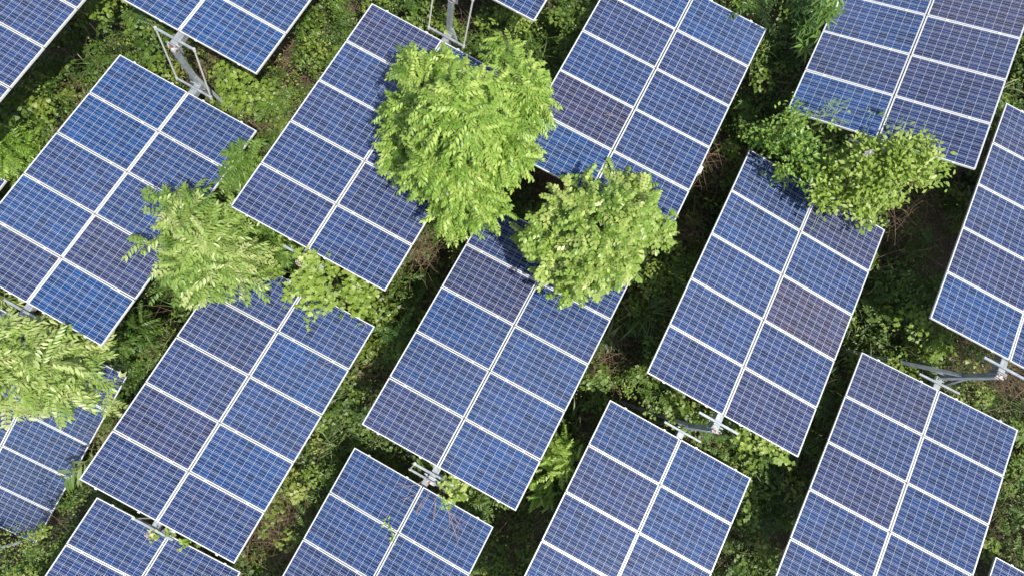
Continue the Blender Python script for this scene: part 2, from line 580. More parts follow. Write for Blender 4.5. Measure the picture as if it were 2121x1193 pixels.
ROOT = {}
for key, a in ARR.items():
    rot = arr_rot(a)
    root = empty('solar_array', up(a), rot)
    tag(root, LABEL[key], 'solar array', 'solar arrays stepping down the overgrown slope')
    ROOT[key] = root
    i = 0
    for sx in (-1, 1):
        for k in range(5):
            p = link('solar_panel', me_frame, root)
            p.location = (sx * UOFF, 2.525 - 0.505 - PITCH * k, random.uniform(-0.003, 0.003))
            p.rotation_euler = (random.uniform(-.004, .004), random.uniform(-.004, .004), random.uniform(-.0015, .0015))
            g = link('cell_sheet', me_sheet, p)
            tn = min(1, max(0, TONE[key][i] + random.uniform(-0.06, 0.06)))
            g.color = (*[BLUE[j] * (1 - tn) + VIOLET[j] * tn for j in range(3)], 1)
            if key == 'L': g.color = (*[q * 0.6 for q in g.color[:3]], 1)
            if key == 'H' and sx == 1 and k == 2:
                g.color = (0.036, 0.028, 0.055, 1)
                p['label'] = 'brownish purple panel'
            i += 1
    link('torque_tube', me_tube, root)
    for sy in (-1, 1):
        link('cross_arm', me_arm, root).location = (0, sy * (2.525 + 0.15), -0.062)
        link('end_plate', me_plate, root).location = (0, sy * (TE + 0.008), TZ)
    for k in range(5):
        for fr in (0.24, 0.76):
            link('mounting_rail', me_rail, root).location = (0, 2.525 - 1.0 * fr - PITCH * k - 0.003, -0.066)
    for mc in me_clamps: link('panel_clamp', mc, root)
    if key == 'E':
        jb = MB().box((1.60, -0.95, -0.17), (0.22, 0.16, 0.16)).bar((1.60, -0.95, -0.10), (1.60, -0.95, -0.04), 0.04)
        jb.build('junction_box', M['frame'], root, bevel=0.008)

# ------------------------------------------------------------------ posts and link rods
def end_pt(key, s, ext, du=0.0, dz=TZ):
    a = ARR[key]
    return up(a) + arr_rot(a) @ Vector((du, s * (2.525 + ext), dz))


POST = [('A1', 'B', 'white galvanised post between the two clear blue arrays at the top left'),
        ('T', 'C', 'grey galvanised post at the top edge behind the bright green tree'),
        ('E', 'F', 'post hidden under the round leaved tree between the two central arrays'),
        ('G', 'H', 'post buried in the bright vine below the steeply rolled array'),
        ('C', 'D', 'post overgrown by the yellow green vine left of centre'),
        ('F', 'Q', 'post with a rusty bearing in the narrow gap at the bottom centre'),
        ('H', 'R', 'short looking rusty post with a diagonal brace at the lower right of centre'),
        ('I', 'S', 'long bright post with rusty bearing near the right edge'),
        ('D', 'P', 'post whose rusty bearing shows over the cut off array at the bottom left'),
        ('B', 'L', 'post at the left edge above the pale tree'),
        ('S', 'U', 'post below the bottom right corner of the photo with one brace in view'),
        ('A0', 'W', 'post beyond the left edge under the top left array'),
        ]
yaw = Matrix.Rotation(-0.522, 3, 'Z')
for hi, lo, lab in POST:
    e1, e2 = end_pt(hi, -1, 0.36), end_pt(lo, 1, 0.36)
    x, y = (e1.x + e2.x) / 2, (e1.y + e2.y) / 2
    if lo == 'L': x, y = e1.x, e1.y
    gzv = float(ground(x, y))
    root = empty('support_post', (x, y, gzv), yaw)
    tag(root, lab, 'support post', 'steel posts carrying the arrays')
    top = e1.z + 0.03 - gzv
    mid = e2.z - gzv
    colm = MB()
    colm.box((0, 0, top / 2 - 0.1), (0.10, 0.10, top + 0.2))
    colm.build('column', M['steel'], root, bevel=0.006)
    bz = top * 0.70 if hi != 'I' else top * 0.78
    for s in (-1, 1):
        ro = 1.75 if (hi == 'I' and s < 0) else 0.95
        b = MB().bar((s * 0.055, 0.0, bz), (s * ro, 0.03, -0.15 + s * ro * 0.866 * SX - s * ro * 0.5 * SY), 0.07, 0.05)
        b.bar((s * 0.06, 0, bz - 0.34), (s * 0.23, 0.0, bz - 0.42), 0.03)
        b.build('brace', M['steel'], root)
    for z, sy in ((top, 1), (mid, -1)):
        pl = MB().box((0, sy * 0.075, z - 0.03), (0.20, 0.02, 0.20))
        pl.build('bearing_plate', M['steel'], root)
        be = MB()
        be.tube([(0, sy * 0.03 - 0.05, z - 0.01), (0, sy * 0.03 + 0.08, z - 0.01)], 0.055, 10)
        be.box((0.0, -0.01, z + 0.046), (0.16, 0.07, 0.014))
        for q in (-1, 1): be.tube([(q * 0.075, -0.01, z + 0.03), (q * 0.075, -0.01, z + 0.095)], 0.014, 6)
        be.build('bearing', M['rusty'], root)


def rod(hi, lo, s, lab):
    a = end_pt(hi, -1, 0.15, s * 0.41, -0.062)
    b = end_pt(lo, 1, 0.15, s * 0.41, -0.062)
    o = MB().tube([a - a, b - a], 0.017, 8)
    dv = (b - a).normalized()
    for p in (Vector((0, 0, 0)), b - a): o.tube([p - dv * 0.03, p + dv * 0.03], 0.03, 8)
    ob = o.build('link_rod', M['rod'])
    ob.location = a
    tag(ob, lab, 'link rod', 'rods linking neighbouring arrays')


rod('A1', 'B', -1, 'left of the two thin rods beside the white post at the top left')
rod('A1', 'B', 1, 'right of the two thin rods beside the white post at the top left')
rod('T', 'C', -1, 'left of the two thin rods at the grey post at the top edge')
rod('T', 'C', 1, 'right of the two thin rods at the grey post at the top edge')
rod('F', 'Q', -1, 'short looking rod end beside the rusty bearing at the bottom centre')
rod('D', 'P', -1, 'rod at the cross arm over the cut off array at the bottom left')
p0, p1 = at(1945, 771, 1.0), at(1900, 742, 0.85)
o = MB().tube([(0, 0, 0), tuple(p1 - p0)], 0.03, 8).build('loose_bar', M['steel'])
o.location = p0
tag(o, 'loose steel bar lying in the undergrowth under the long bright post', 'bar')

p0, p1 = at(-8, 1136, 0.5), at(42, 1122, 0.6)
o = MB().tube([(0, 0, 0), tuple(p1 - p0)], 0.035, 8).build('loose_bar', M['steel'])
o.location = p0
tag(o, 'steel bar end below the slumped array in the lower left corner', 'bar')

# ------------------------------------------------------------------ leaf templates (triangles)
def leaf_tpl(L, w, fold=0.12, droop=0.18, shape='ovate'):
    if shape == 'ovate': ts = [(0.33, 1.0), (0.70, 0.66)]
    elif shape == 'round': ts = [(0.35, 1.0), (0.78, 0.80)]
    elif shape == 'heart': ts = [(0.18, 1.0), (0.60, 0.72)]
    else: ts = [(0.40, 1.0), (0.75, 0.55)]
    V = [(0, 0, 0)]
    for t, k in ts:
        V.append((t * L, 0, -droop * L * t * t - fold * w * 0.5 * k))
    V.append((L, 0, -droop * L))
    for s in (1, -1):
        for t, k in ts:
            V.append((t * L, s * w * k * 0.5, -droop * L * t * t + fold * w * 0.5 * k))
    F = [(0, 1, 4), (1, 2, 5), (1, 5, 4), (2, 3, 5), (0, 6, 1), (1, 6, 7), (1, 7, 2), (2, 7, 3)]
    return np.array(V), np.array(F)


def lobed_tpl(L):
    out = [(0.0, 0), (0.05, .30), (.30, .52), (.42, .25), (.62, .34), (.72, .14), (1.0, 0), (.72, -.14), (.62, -.34), (.42, -.25), (.30, -.52), (.05, -.30)]
    V = [(0.38 * L, 0, -0.03 * L)] + [(x * L, y * L, -0.10 * L * x * x + 0.10 * L * abs(y)) for x, y in out]
    k = len(out)
    F = [(0, 1 + i, 1 + (i + 1) % k) for i in range(k)]
    return np.array(V), np.array(F)


def place(tpls):
    Vs, Fs, b = [], [], 0
    for V, F in tpls:
        Vs.append(V)
        Fs.append(F + b)
        b += len(V)
    return np.concatenate(Vs), np.concatenate(Fs)


def frame_of(d, nrm):
    d = d / np.linalg.norm(d)
    z = nrm - d * np.dot(nrm, d)
    z /= np.linalg.norm(z)
    return np.stack([d, np.cross(z, d), z], 1)


def ribbon(pts, w):
    V, F = [], []
    for i, p in enumerate(pts):
        V += [(p[0], p[1] - w / 2, p[2]), (p[0], p[1] + w / 2, p[2])]
        if i: F += [(2 * i - 2, 2 * i, 2 * i - 1), (2 * i - 1, 2 * i, 2 * i + 1)]
    return np.array(V, float), np.array(F)


def pinnate_tpl(npair, L, ll, lw, droop=0.35, hang=0.5, shape='ovate', seed=0):
    r = np.random.default_rng(seed)
    rp = lambda t: np.array([L * t * (1 - 0.12 * droop * t), 0, -droop * L * t * t])
    parts = [ribbon([rp(t) for t in np.linspace(0, 1, 5)], 0.006)]
    for i in range(npair):
        t = 0.16 + 0.80 * i / max(1, npair - 1)
        sc = (0.78 + 0.35 * math.sin(math.pi * (0.15 + 0.7 * i / npair))) * r.uniform(0.9, 1.1)
        for s in (-1, 1):
            d = np.array([0.42 + r.normal(0, .08), s * 0.85, -hang + r.normal(0, .12)])
            fr = frame_of(d, np.array([0.15, s * 0.25 + r.normal(0, .15), 1.0]))
            V, F = leaf_tpl(ll * sc, lw * sc, shape=shape)
            parts.append((V @ fr.T + rp(t), F))
    V, F = leaf_tpl(ll * 1.05, lw * 1.05, shape=shape)
    parts.append((V @ frame_of(np.array([1, 0, -droop * 1.6]), np.array([0.5, 0, 1.])).T + rp(1), F))
    return place(parts)


def palmate_tpl(nl, L, w, seed=0):
    r = np.random.default_rng(seed)
    parts = []
    for i in range(nl):
        a = 2 * math.pi * (i + r.uniform(-.15, .15)) / nl
        d = np.array([math.cos(a), math.sin(a), r.uniform(-0.25, 0.15)])
        V, F = leaf_tpl(L * r.uniform(.8, 1.1), w * r.uniform(.85, 1.1), 0.25, 0.14, 'narrow')
        parts.append((V @ frame_of(d, np.array([0, 0, 1.])).T + d * 0.012, F))
    return place(parts)


def blade_tpl(L, w, bend, seed=0, segs=6):
    V, F = [], []
    for i in range(segs + 1):
        t = i / segs
        ww = w * (1 - t ** 2.2) * (0.5 + 0.5 * min(1, t * 4)) + 0.0008
        ang = bend * t
        x = L * t * (math.sin(ang * 0.6))
        z = L * t * math.cos(ang * 0.75)
        V += [(x, -ww / 2, z + 0.12 * ww), (x, 0, z), (x, ww / 2, z + 0.12 * ww)]
        if i:
            b = 3 * i
            for k in (0, 1): F += [(b - 3 + k, b - 2 + k, b + k), (b - 2 + k, b + 1 + k, b + k)]
    return np.array(V), np.array(F)


TPL = {
    'pinnate': [pinnate_tpl(5 + s % 2, 0.29 + 0.03 * s, 0.118, 0.050, 0.60, 0.95, 'ovate', s) for s in range(4)],
    'pinnate_round': [pinnate_tpl(4 + s % 2, 0.25 + 0.03 * s, 0.092, 0.060, 0.40, 0.60, 'round', 10 + s) for s in range(4)],
    'pinnate_big': [pinnate_tpl(5 + s % 2, 0.33 + 0.03 * s, 0.135, 0.050, 0.60, 0.85, 'ovate', 20 + s) for s in range(4)],
    'pinnate_small': [pinnate_tpl(6 + s % 2, 0.26 + 0.02 * s, 0.070, 0.026, 0.30, 0.35, 'ovate', 30 + s) for s in range(4)],
    'lobed': [lobed_tpl(0.105), lobed_tpl(0.085), lobed_tpl(0.125)],
    'ovate': [leaf_tpl(0.085, 0.048), leaf_tpl(0.10, 0.052), leaf_tpl(0.07, 0.042)],
    'feather': [pinnate_tpl(8, 0.20, 0.035, 0.008, 0.2, 0.2, 'narrow', 40 + s) for s in range(3)],
    'heart': [leaf_tpl(0.10, 0.085, 0.12, 0.2, 'heart'), leaf_tpl(0.12, 0.10, 0.1, 0.2, 'heart')],
    'palmate': [palmate_tpl(8, 0.25, 0.058, s) for s in range(3)],
}


def instances(tpls, which, FR, POS, SC, TINT, leafvar=0.10):
    """stack copies of the templates into one vertex / face / tint array"""
    Vs, Fs, Ts, b = [], [], [], 0
    for k, (V, F) in enumerate(tpls):
        m = np.nonzero(which == k)[0]
        if len(m) == 0: continue
        VV = np.einsum('nij,vj->nvi', FR[m], V) * SC[m, None, None] + POS[m, None, :]
        nv = len(V)
        FF = F[None] + (np.arange(len(m)) * nv)[:, None, None] + b
        tv = np.repeat(TINT[m], nv) + np.repeat(rng.normal(0, leafvar, len(m) * max(1, nv // 7 + 1))[: len(m) * (nv // 7 + 1)].reshape(len(m), -1), 7, 1)[:, :nv].ravel()
        Vs.append(VV.reshape(-1, 3))
        Fs.append(FF.reshape(-1, 3))
        Ts.append(np.clip(tv, 0, 1))
        b += len(m) * nv
    return np.concatenate(Vs), np.concatenate(Fs), np.concatenate(Ts)


def frames(D, N):
    D = D / np.linalg.norm(D, axis=1, keepdims=True)
    Z = N - D * np.sum(D * N, 1, keepdims=True)
    Z /= np.linalg.norm(Z, axis=1, keepdims=True) + 1e-9
    return np.stack([D, np.cross(Z, D), Z], 2)


def blob_centres(blobs):
    out = []
    for px, py, h, rp in blobs:
        c = at(px, py, h)
        _, dep = project(c)
        out.append((c, rp * float(dep) / FPX))
    return out


def spray_points(B, dens, squash=0.8, ragged=-0.55):
    """tips of twigs spread over the upper shells of overlapping blobs"""
    P, D = [], []
    for i, (c, r) in enumerate(B):
        nn = max(3, int(dens * r * r))
        d = rng.normal(0, 1, (nn, 3))
        d /= np.linalg.norm(d, axis=1, keepdims=True)
        d[:, 2] = np.where(d[:, 2] < -0.45, -d[:, 2], d[:, 2])
        q = c + d * r * (rng.uniform(0.55, 1.0, (nn, 1)) + (rng.random((nn, 1)) < .12) * .22) * np.array([1, 1, squash])
        keep = np.ones(nn, bool)
        for j, (c2, r2) in enumerate(B):
            if j != i:
                keep &= np.linalg.norm((q - c2) / np.array([1, 1, squash]), axis=1) > r2 * 0.62
        wv = np.sin(q[:, 0] * 6.1 + 1.3 * i) * np.sin(q[:, 1] * 5.3 + 0.7) + 0.6 * np.sin(q[:, 2] * 7.7 + q[:, 0] * 3.0) + rng.normal(0, .35, nn)
        keep &= wv > ragged
        P.append(q[keep])
        D.append(d[keep])
    return np.concatenate(P), np.concatenate(D)


def foliage(blobs, kind, mat, dens, per, name='crown', parent=None, tint=0.5, tvar=0.14, spread=0.09, scale=1.0, updir=0.1, squash=0.8, leafvar=0.10, ragged=-0.55):
    B = blob_centres(blobs)
    P, D = spray_points(B, dens, squash, ragged)
    nn = len(P)
    per_n = rng.integers(max(1, per - 2), per + 3, nn)
    idx = np.repeat(np.arange(nn), per_n)
    m = len(idx)
    st = rng.normal(0, tvar, nn)
    ang = rng.uniform(0, 2 * math.pi, m)
    out = D[idx] * np.array([1, 1, 0.4])
    dirs = out * 0.85 + np.stack([np.cos(ang), np.sin(ang), np.zeros(m)], 1) * 0.8 + rng.normal(0, .18, (m, 3))
    dirs[:, 2] += updir
    nrm = np.tile(np.array([0, 0, 1.0]), (m, 1)) + D[idx] * 0.35 + rng.normal(0, .22, (m, 3))
    pos = P[idx] + rng.normal(0, spread, (m, 3)) * np.array([1, 1, 0.8])
    tpls = TPL[kind]
    V, F, T = instances(tpls, rng.integers(0, len(tpls), m), frames(dirs, nrm), pos, scale * rng.uniform(0.75, 1.12, m), tint + st[idx] + rng.normal(0, .05, m), leafvar)
    if parent is not None:
        V = V - np.array(parent.location)
    o = link(name, tri_mesh(name, V, F, T, mat), parent)
    return o, B, P


def limbs(root, base, B, P, r0, mat, name='trunk', twigs=60):
    """tapered trunk, limbs to the blobs and twigs to the sprays"""
    mb = MB()
    base = Vector(base)
    big = sorted(B, key=lambda q: -q[1])
    cen = Vector(np.mean([q[0] for q in big[:3]], 0))
    fork = base.lerp(cen, 0.55)
    o = Vector(root.location)

    def path(a, b, k, wob, ra, rb):
        pts, rr = [], []
        for i in range(k + 1):
            t = i / k
            p = a.lerp(b, t)
            if 0 < i < k: p = p + Vector((random.uniform(-1, 1), random.uniform(-1, 1), random.uniform(-.5, .8))) * wob
            pts.append(p - o)
            rr.append(ra + (rb - ra) * t)
        mb.tube(pts, rr, 7)
    path(base - Vector((0, 0, .15)), fork, 4, 0.05, r0, r0 * 0.65)
    for c, r in B:
        path(fork, Vector(c), 4, 0.08, r0 * 0.5, r0 * 0.16)
    ids = rng.permutation(len(P))[:twigs]
    for i in ids:
        c = min(B, key=lambda q: np.linalg.norm(q[0] - P[i]))[0]
        path(Vector(c), Vector(P[i]), 3, 0.03, r0 * 0.14, r0 * 0.05)
    mb.build(name, mat, root, smooth=True)


def plant(name, label, cat, blobs, foot, kind, mat, dens, per, r0=0.03, group=None, trunk='stem', crown='foliage', trunkmat=None, twigs=40, **kw):
    f0 = at(foot[0], foot[1], 0.0)
    root = empty(name, f0)
    tag(root, label, cat, group)
    o, B, P = foliage(blobs, kind, M[mat], dens, per, crown, root, **kw)
    limbs(root, f0, B, P, r0, trunkmat or M['stem'], trunk, twigs)
    return root


# ------------------------------------------------------------------ trees
plant('tree', 'biggest bright yellow green tree with feathery leaves in the upper middle', 'tree',
      [(888, 175, 3.5, 38), (858, 140, 3.2, 20), (935, 150, 3.3, 26), (835, 225, 3.1, 20), (835, 275, 3.1, 16), (845, 320, 3.2, 28), (875, 250, 3.7, 42),
       (960, 245, 4.9, 70), (990, 195, 4.4, 26), (1048, 150, 3.8, 34), (1050, 105, 3.4, 16), (1085, 195, 4.0, 34), (1120, 205, 3.5, 10),
       (1085, 258, 3.9, 28), (1035, 300, 4.3, 46), (935, 325, 4.4, 56), (885, 360, 3.7, 24), (968, 385, 4.0, 46), (1003, 430, 3.4, 20),
       (935, 430, 3.4, 22), (955, 460, 3.2, 12), (1045, 350, 3.5, 22), (1080, 300, 3.3, 12), (1092, 160, 3.6, 16), (910, 400, 3.5, 18)],
      (985, 440), 'pinnate', 'tree', 640, 5, 0.07, trunk='trunk', crown='crown', trunkmat=M['bark'], twigs=260, scale=0.84, tint=0.60, tvar=0.2, spread=0.07, squash=0.7, ragged=-0.35)
plant('tree', 'round leaved light green tree over the upper end of the central array', 'tree',
      [(1235, 465, 3.8, 56), (1165, 430, 3.6, 26), (1138, 500, 3.5, 28), (1205, 400, 3.4, 22), (1295, 440, 3.7, 40), (1360, 478, 3.4, 20), (1385, 485, 3.2, 10),
       (1325, 400, 3.0, 18), (1300, 385, 2.9, 10), (1245, 370, 2.9, 14), (1225, 540, 3.7, 44), (1190, 580, 3.4, 22), (1168, 600, 3.2, 9), (1270, 530, 3.6, 38), (1145, 555, 3.3, 20), (1098, 490, 2.8, 14)],
      (1215, 505), 'pinnate_round', 'tree_round', 520, 5, 0.05, trunk='trunk', crown='crown', trunkmat=M['bark'], twigs=160, scale=0.9, tint=0.62, tvar=0.2, updir=0.15, spread=0.06, squash=0.7, ragged=-0.45)
plant('tree', 'pale green tree leaning over the right edge of the clear blue array', 'tree',
      [(335, 485, 3.0, 18), (345, 425, 3.0, 13), (370, 440, 3.0, 14), (410, 425, 3.1, 24), (420, 500, 3.3, 40), (385, 545, 3.1, 24), (460, 540, 3.2, 28), (470, 470, 3.0, 26), (435, 580, 3.0, 16), (305, 505, 2.9, 9), (505, 575, 2.9, 12), (365, 580, 2.9, 12), (500, 530, 2.9, 18)],
      (490, 570), 'pinnate_big', 'tree_pale', 480, 5, 0.045, trunk='trunk', crown='crown', trunkmat=M['bark'], twigs=120, tint=0.50, scale=0.88, tvar=0.2, spread=0.08, squash=0.7, ragged=-0.35)
plant('tree', 'whitish green tree hanging over the slumped array at the left edge', 'tree',
      [(50, 700, 3.2, 36), (15, 740, 3.3, 34), (105, 745, 3.3, 36), (165, 735, 3.0, 20), (60, 790, 3.2, 34), (125, 795, 3.1, 24), (185, 780, 2.9, 16), (25, 640, 2.9, 12), (15, 830, 3.0, 14), (215, 815, 2.7, 8), (105, 835, 2.9, 10), (140, 690, 2.8, 14)],
      (150, 770), 'pinnate_big', 'tree_pale', 260, 5, 0.05, trunk='trunk', crown='crown', trunkmat=M['bark'], twigs=120, tint=0.66, spread=0.09, squash=0.7, ragged=-0.2)

# ------------------------------------------------------------------ shrubs and vines
plant('shrub', 'dark green shrub squeezed between the clear blue array and the next row', 'shrub',
      [(510, 330, 2.3, 18), (495, 365, 2.2, 18), (470, 385, 2.2, 20), (500, 410, 2.0, 22), (535, 475, 2.1, 28), (575, 510, 2.0, 24), (545, 515, 2.0, 22)], (520, 440),
      'pinnate_big', 'tree_pale', 330, 5, 0.025, tint=0.08, scale=0.85, ragged=-0.4)
plant('climbing_vine', 'yellow green vine with lobed leaves smothering the post left of centre', 'vine',
      [(605, 528, 3.15, 16), (625, 538, 3.25, 14), (640, 552, 3.2, 16), (655, 560, 2.95, 34), (695, 570, 2.8, 30), (760, 610, 2.2, 16), (745, 640, 1.9, 22), (770, 590, 2.0, 12), (640, 590, 2.8, 28), (600, 608, 2.7, 14), (580, 624, 2.65, 9), (735, 600, 2.2, 28), (590, 505, 2.3, 10), (650, 632, 2.75, 10), (632, 634, 2.7, 9), (680, 610, 2.4, 22), (715, 640, 1.8, 22), (560, 560, 2.2, 16)], (675, 590),
      'lobed', 'vine', 420, 7, 0.02, tint=0.5, spread=0.08, twigs=90, ragged=-0.3)
plant('climbing_vine', 'bright yellow green vine mound overlapping the low edge of the rolled array', 'vine',
      [(1790, 330, 3.2, 34), (1845, 315, 3.4, 40), (1900, 320, 3.4, 34), (1935, 340, 3.2, 18), (1865, 365, 3.2, 44), (1795, 380, 3.0, 42), (1745, 395, 2.8, 30), (1925, 370, 3.0, 18), (1770, 425, 2.6, 26), (1815, 420, 2.5, 24), (1850, 415, 2.4, 16), (1795, 455, 2.2, 14), (1715, 415, 2.6, 18), (1700, 385, 2.7, 20), (1720, 350, 2.8, 22), (1755, 350, 3.0, 22)], (1840, 400),
      'ovate', 'vine', 520, 9, 0.025, tint=0.5, tvar=0.2, spread=0.09, twigs=110, scale=1.2, ragged=-0.5)
plant('climbing_vine', 'greener tangled creeper left of the bright vine mound', 'vine',
      [(1640, 255, 2.9, 32), (1685, 270, 2.9, 34), (1595, 285, 2.6, 34), (1560, 280, 2.2, 24), (1650, 315, 2.7, 40), (1705, 325, 2.7, 36), (1680, 375, 2.6, 32), (1615, 345, 2.4, 20), (1735, 350, 2.6, 28), (1630, 375, 2.5, 14)], (1690, 330),
      'ovate', 'tree', 380, 8, 0.02, tint=0.26, tvar=0.2, spread=0.11, twigs=90, ragged=-0.25, scale=1.1)
plant('creeper', 'feathery light green creeper reaching up over the corner of the rolled array', 'creeper',
      [(1670, 235, 3.2, 12), (1720, 235, 3.3, 14), (1640, 245, 3.0, 14), (1795, 262, 3.4, 7), (1845, 270, 3.4, 5), (1700, 420, 2.6, 9), (1690, 400, 2.6, 14), (1620, 370, 2.5, 11)], (1700, 300),
      'feather', 'tree_round', 500, 4, 0.007, tint=0.4, spread=0.07, twigs=120, trunkmat=M['tendril'], scale=0.8)
plant('shrub', 'shrub with star shaped leaf whorls at the top edge beside the rolled array', 'shrub',
      [(1655, 15, 2.2, 26), (1690, 20, 2.5, 28), (1665, 50, 2.2, 22), (1715, 8, 3.0, 22), (1690, 55, 2.2, 20), (1665, 85, 1.9, 18)], (1700, 60),
      'palmate', 'palmate', 130, 1, 0.02, tint=0.55, spread=0.05, updir=0.4, twigs=30)
plant('sapling', 'bright fresh sapling between the central and the lower right arrays', 'sapling',
      [(1165, 950, 1.9, 26), (1145, 985, 1.8, 26), (1120, 1015, 1.6, 20), (1170, 920, 1.5, 16)], (1150, 975),
      'pinnate', 'tree', 220, 6, 0.02, tint=0.65, scale=0.72)
plant('shrub', 'lime green shrub at the top edge right of the grey post', 'shrub',
      [(1040, 40, 1.8, 22), (1070, 30, 1.8, 18), (1010, 60, 1.6, 20), (1085, 60, 1.6, 22)], (1030, 60), 'ovate', 'vine', 260, 8, 0.015, tint=0.5)
plant('shrub', 'feathery leaved shrub at the left edge below the top left array', 'shrub',
      [(10, 310, 1.6, 28), (35, 295, 1.4, 24), (15, 340, 1.3, 26), (45, 330, 1.2, 20)], (25, 330), 'pinnate_small', 'tree', 260, 7, 0.015, tint=0.4, scale=1.2)
plant('shrub', 'yellowish shrub right of the white post at the top left', 'shrub',
      [(480, 160, 1.5, 28), (515, 175, 1.5, 30), (530, 210, 1.4, 26), (490, 205, 1.2, 30), (460, 215, 1.2, 22)], (500, 195), 'lobed', 'vine', 260, 7, 0.015, tint=0.3)
plant('shrub', 'drooping dark leaved shrub below the corner of the clear blue array', 'shrub',
      [(245, 705, 1.9, 22), (285, 690, 1.6, 22), (230, 735, 1.7, 18), (280, 730, 1.4, 20), (285, 775, 1.2, 18)], (255, 740), 'pinnate', 'dark_shrub', 200, 6, 0.02, tint=0.6, scale=0.85)
plant('climbing_vine', 'small pale vine clinging to the rusty bearing at the bottom centre', 'vine',
      [(900, 982, 3.25, 9), (925, 1000, 3.1, 12), (945, 1012, 2.8, 16), (925, 1035, 2.5, 12), (950, 1025, 2.3, 14), (960, 1005, 2.2, 14), (890, 985, 3.25, 7)], (945, 1010), 'lobed', 'vine', 420, 7, 0.01, tint=0.65, scale=0.8, spread=0.05)
plant('climbing_vine', 'thin vine hanging below the cross arm at the bottom left', 'vine',
      [(350, 1102, 3.1, 9), (380, 1116, 3.0, 11), (400, 1128, 2.9, 10), (322, 1112, 3.2, 7), (365, 1112, 3.0, 9)], (370, 1110), 'lobed', 'vine', 420, 6, 0.008, tint=0.55, scale=0.7, spread=0.04)
plant('climbing_vine', 'yellow green vine along the low edge of the array right of centre', 'vine',
      [(1540, 900, 2.3, 14), (1565, 912, 2.3, 15), (1590, 925, 2.25, 15), (1612, 938, 2.2, 14), (1530, 912, 2.0, 14), (1630, 950, 2.0, 10)], (1585, 935), 'lobed', 'vine', 400, 6, 0.01, tint=0.55, scale=0.85, spread=0.05)
plant('shrub', 'low bushy shrub just above the post at the lower right of centre', 'shrub',
      [(1400, 820, 1.7, 20), (1415, 850, 1.6, 18), (1360, 840, 1.4, 22), (1390, 870, 1.4, 16), (1330, 820, 1.3, 20)], (1390, 850), 'lobed', 'vine', 280, 6, 0.012, tint=0.25, scale=0.8)
plant('shrub', 'sunlit shrub in the gap left of the long bright post', 'shrub',
      [(1890, 660, 1.7, 26), (1930, 690, 1.7, 26), (1960, 710, 1.7, 24), (1920, 730, 1.4, 28), (1985, 745, 1.5, 22), (2020, 730, 1.5, 18)], (1930, 720), 'lobed', 'vine', 240, 6, 0.015, tint=0.3)
plant('shrub', 'green shrub in the wide gap right of the array with the brownish panel', 'shrub',
      [(1840, 590, 1.5, 32), (1880, 600, 1.5, 30), (1830, 640, 1.4, 30), (1875, 640, 1.4, 28), (1850, 560, 1.2, 26)], (1860, 620), 'ovate', 'dark_shrub', 260, 8, 0.015, tint=0.75)

# sprig lying on the array at the bottom
def on_array(key, px, py, lift=0.02):
    a = ARR[key]
    n_ = arr_rot(a) @ Vector((0, 0, 1))
    d = Vector(ray(px, py))
    c = Vector(a[:3]) + n_ * lift
    return up(d * (c.dot(n_) / d.dot(n_)))


def sprig(key, pts, label, kind, mat, n_, scale, name='vine_sprig', cat='sprig', twigmat='tendril', lift=0.03, r=0.004, side=0.05):
    P = [on_array(key, x, y, lift + 0.015 * random.random()) for x, y in pts]
    root = empty(name, P[0])
    tag(root, label, cat)
    mb = MB()
    mb.tube([p - P[0] for p in P], [r] * len(P), 5)
    pos, dirs = [], []
    for _ in range(n_):
        i = random.randrange(len(P) - 1)
        p = P[i].lerp(P[i + 1], random.random())
        pos.append(np.array(p - P[0]) + rng.normal(0, side * .5, 3) * np.array([1, 1, .3]))
        dirs.append(rng.normal(0, 1, 3) * np.array([1, 1, .25]))
    mb.build('stem', M[twigmat], root)
    tp = TPL[kind]
    nn = len(pos)
    V, F, T = instances(tp, rng.integers(0, len(tp), nn), frames(np.array(dirs), np.array([[0, 0, 1.]] * nn) + rng.normal(0, .35, (nn, 3))), np.array(pos), np.full(nn, scale) * rng.uniform(.7, 1.2, nn), rng.uniform(.4, .9, nn))
    link('foliage', tri_mesh('foliage', V, F, T, M[mat]), root)


sprig('Q', [(815, 1118), (812, 1105), (808, 1092), (800, 1082), (792, 1075)], 'small green sprig growing through the seam of the bottom array', 'ovate', 'tree_round', 26, 0.75, side=0.09)
sprig('D', [(640, 625), (641, 645), (640, 662), (638, 680)], 'vine tip with a dry end hanging over the overgrown array', 'lobed', 'vine', 12, 0.7, side=0.08)
sprig('G', [(1838, 262), (1832, 245), (1828, 232)], 'broad grey green leaf lying on the seam of the rolled array', 'heart', 'palmate', 4, 1.0, name='vine_tip', lift=0.05, side=0.04)
sprig('G', [(1790, 275), (1795, 255), (1803, 238), (1800, 222)], 'curled pale tendril on the low panel of the rolled array', 'ovate', 'vine', 5, 0.4, name='vine_tendril', cat='tendril', lift=0.05)
sprig('G', [(1690, 250), (1705, 240), (1722, 225), (1727, 213), (1715, 218), (1695, 236)], 'looping light tendril at the corner of the rolled array', 'ovate', 'vine', 6, 0.3, name='vine_tendril', cat='tendril', lift=0.08)
sprig('H', [(1705, 425), (1700, 445), (1692, 460), (1685, 475)], 'thin green tendril trailing over the brownish paneled array', 'feather', 'vine', 6, 0.45, name='vine_tendril', cat='tendril', lift=0.05)


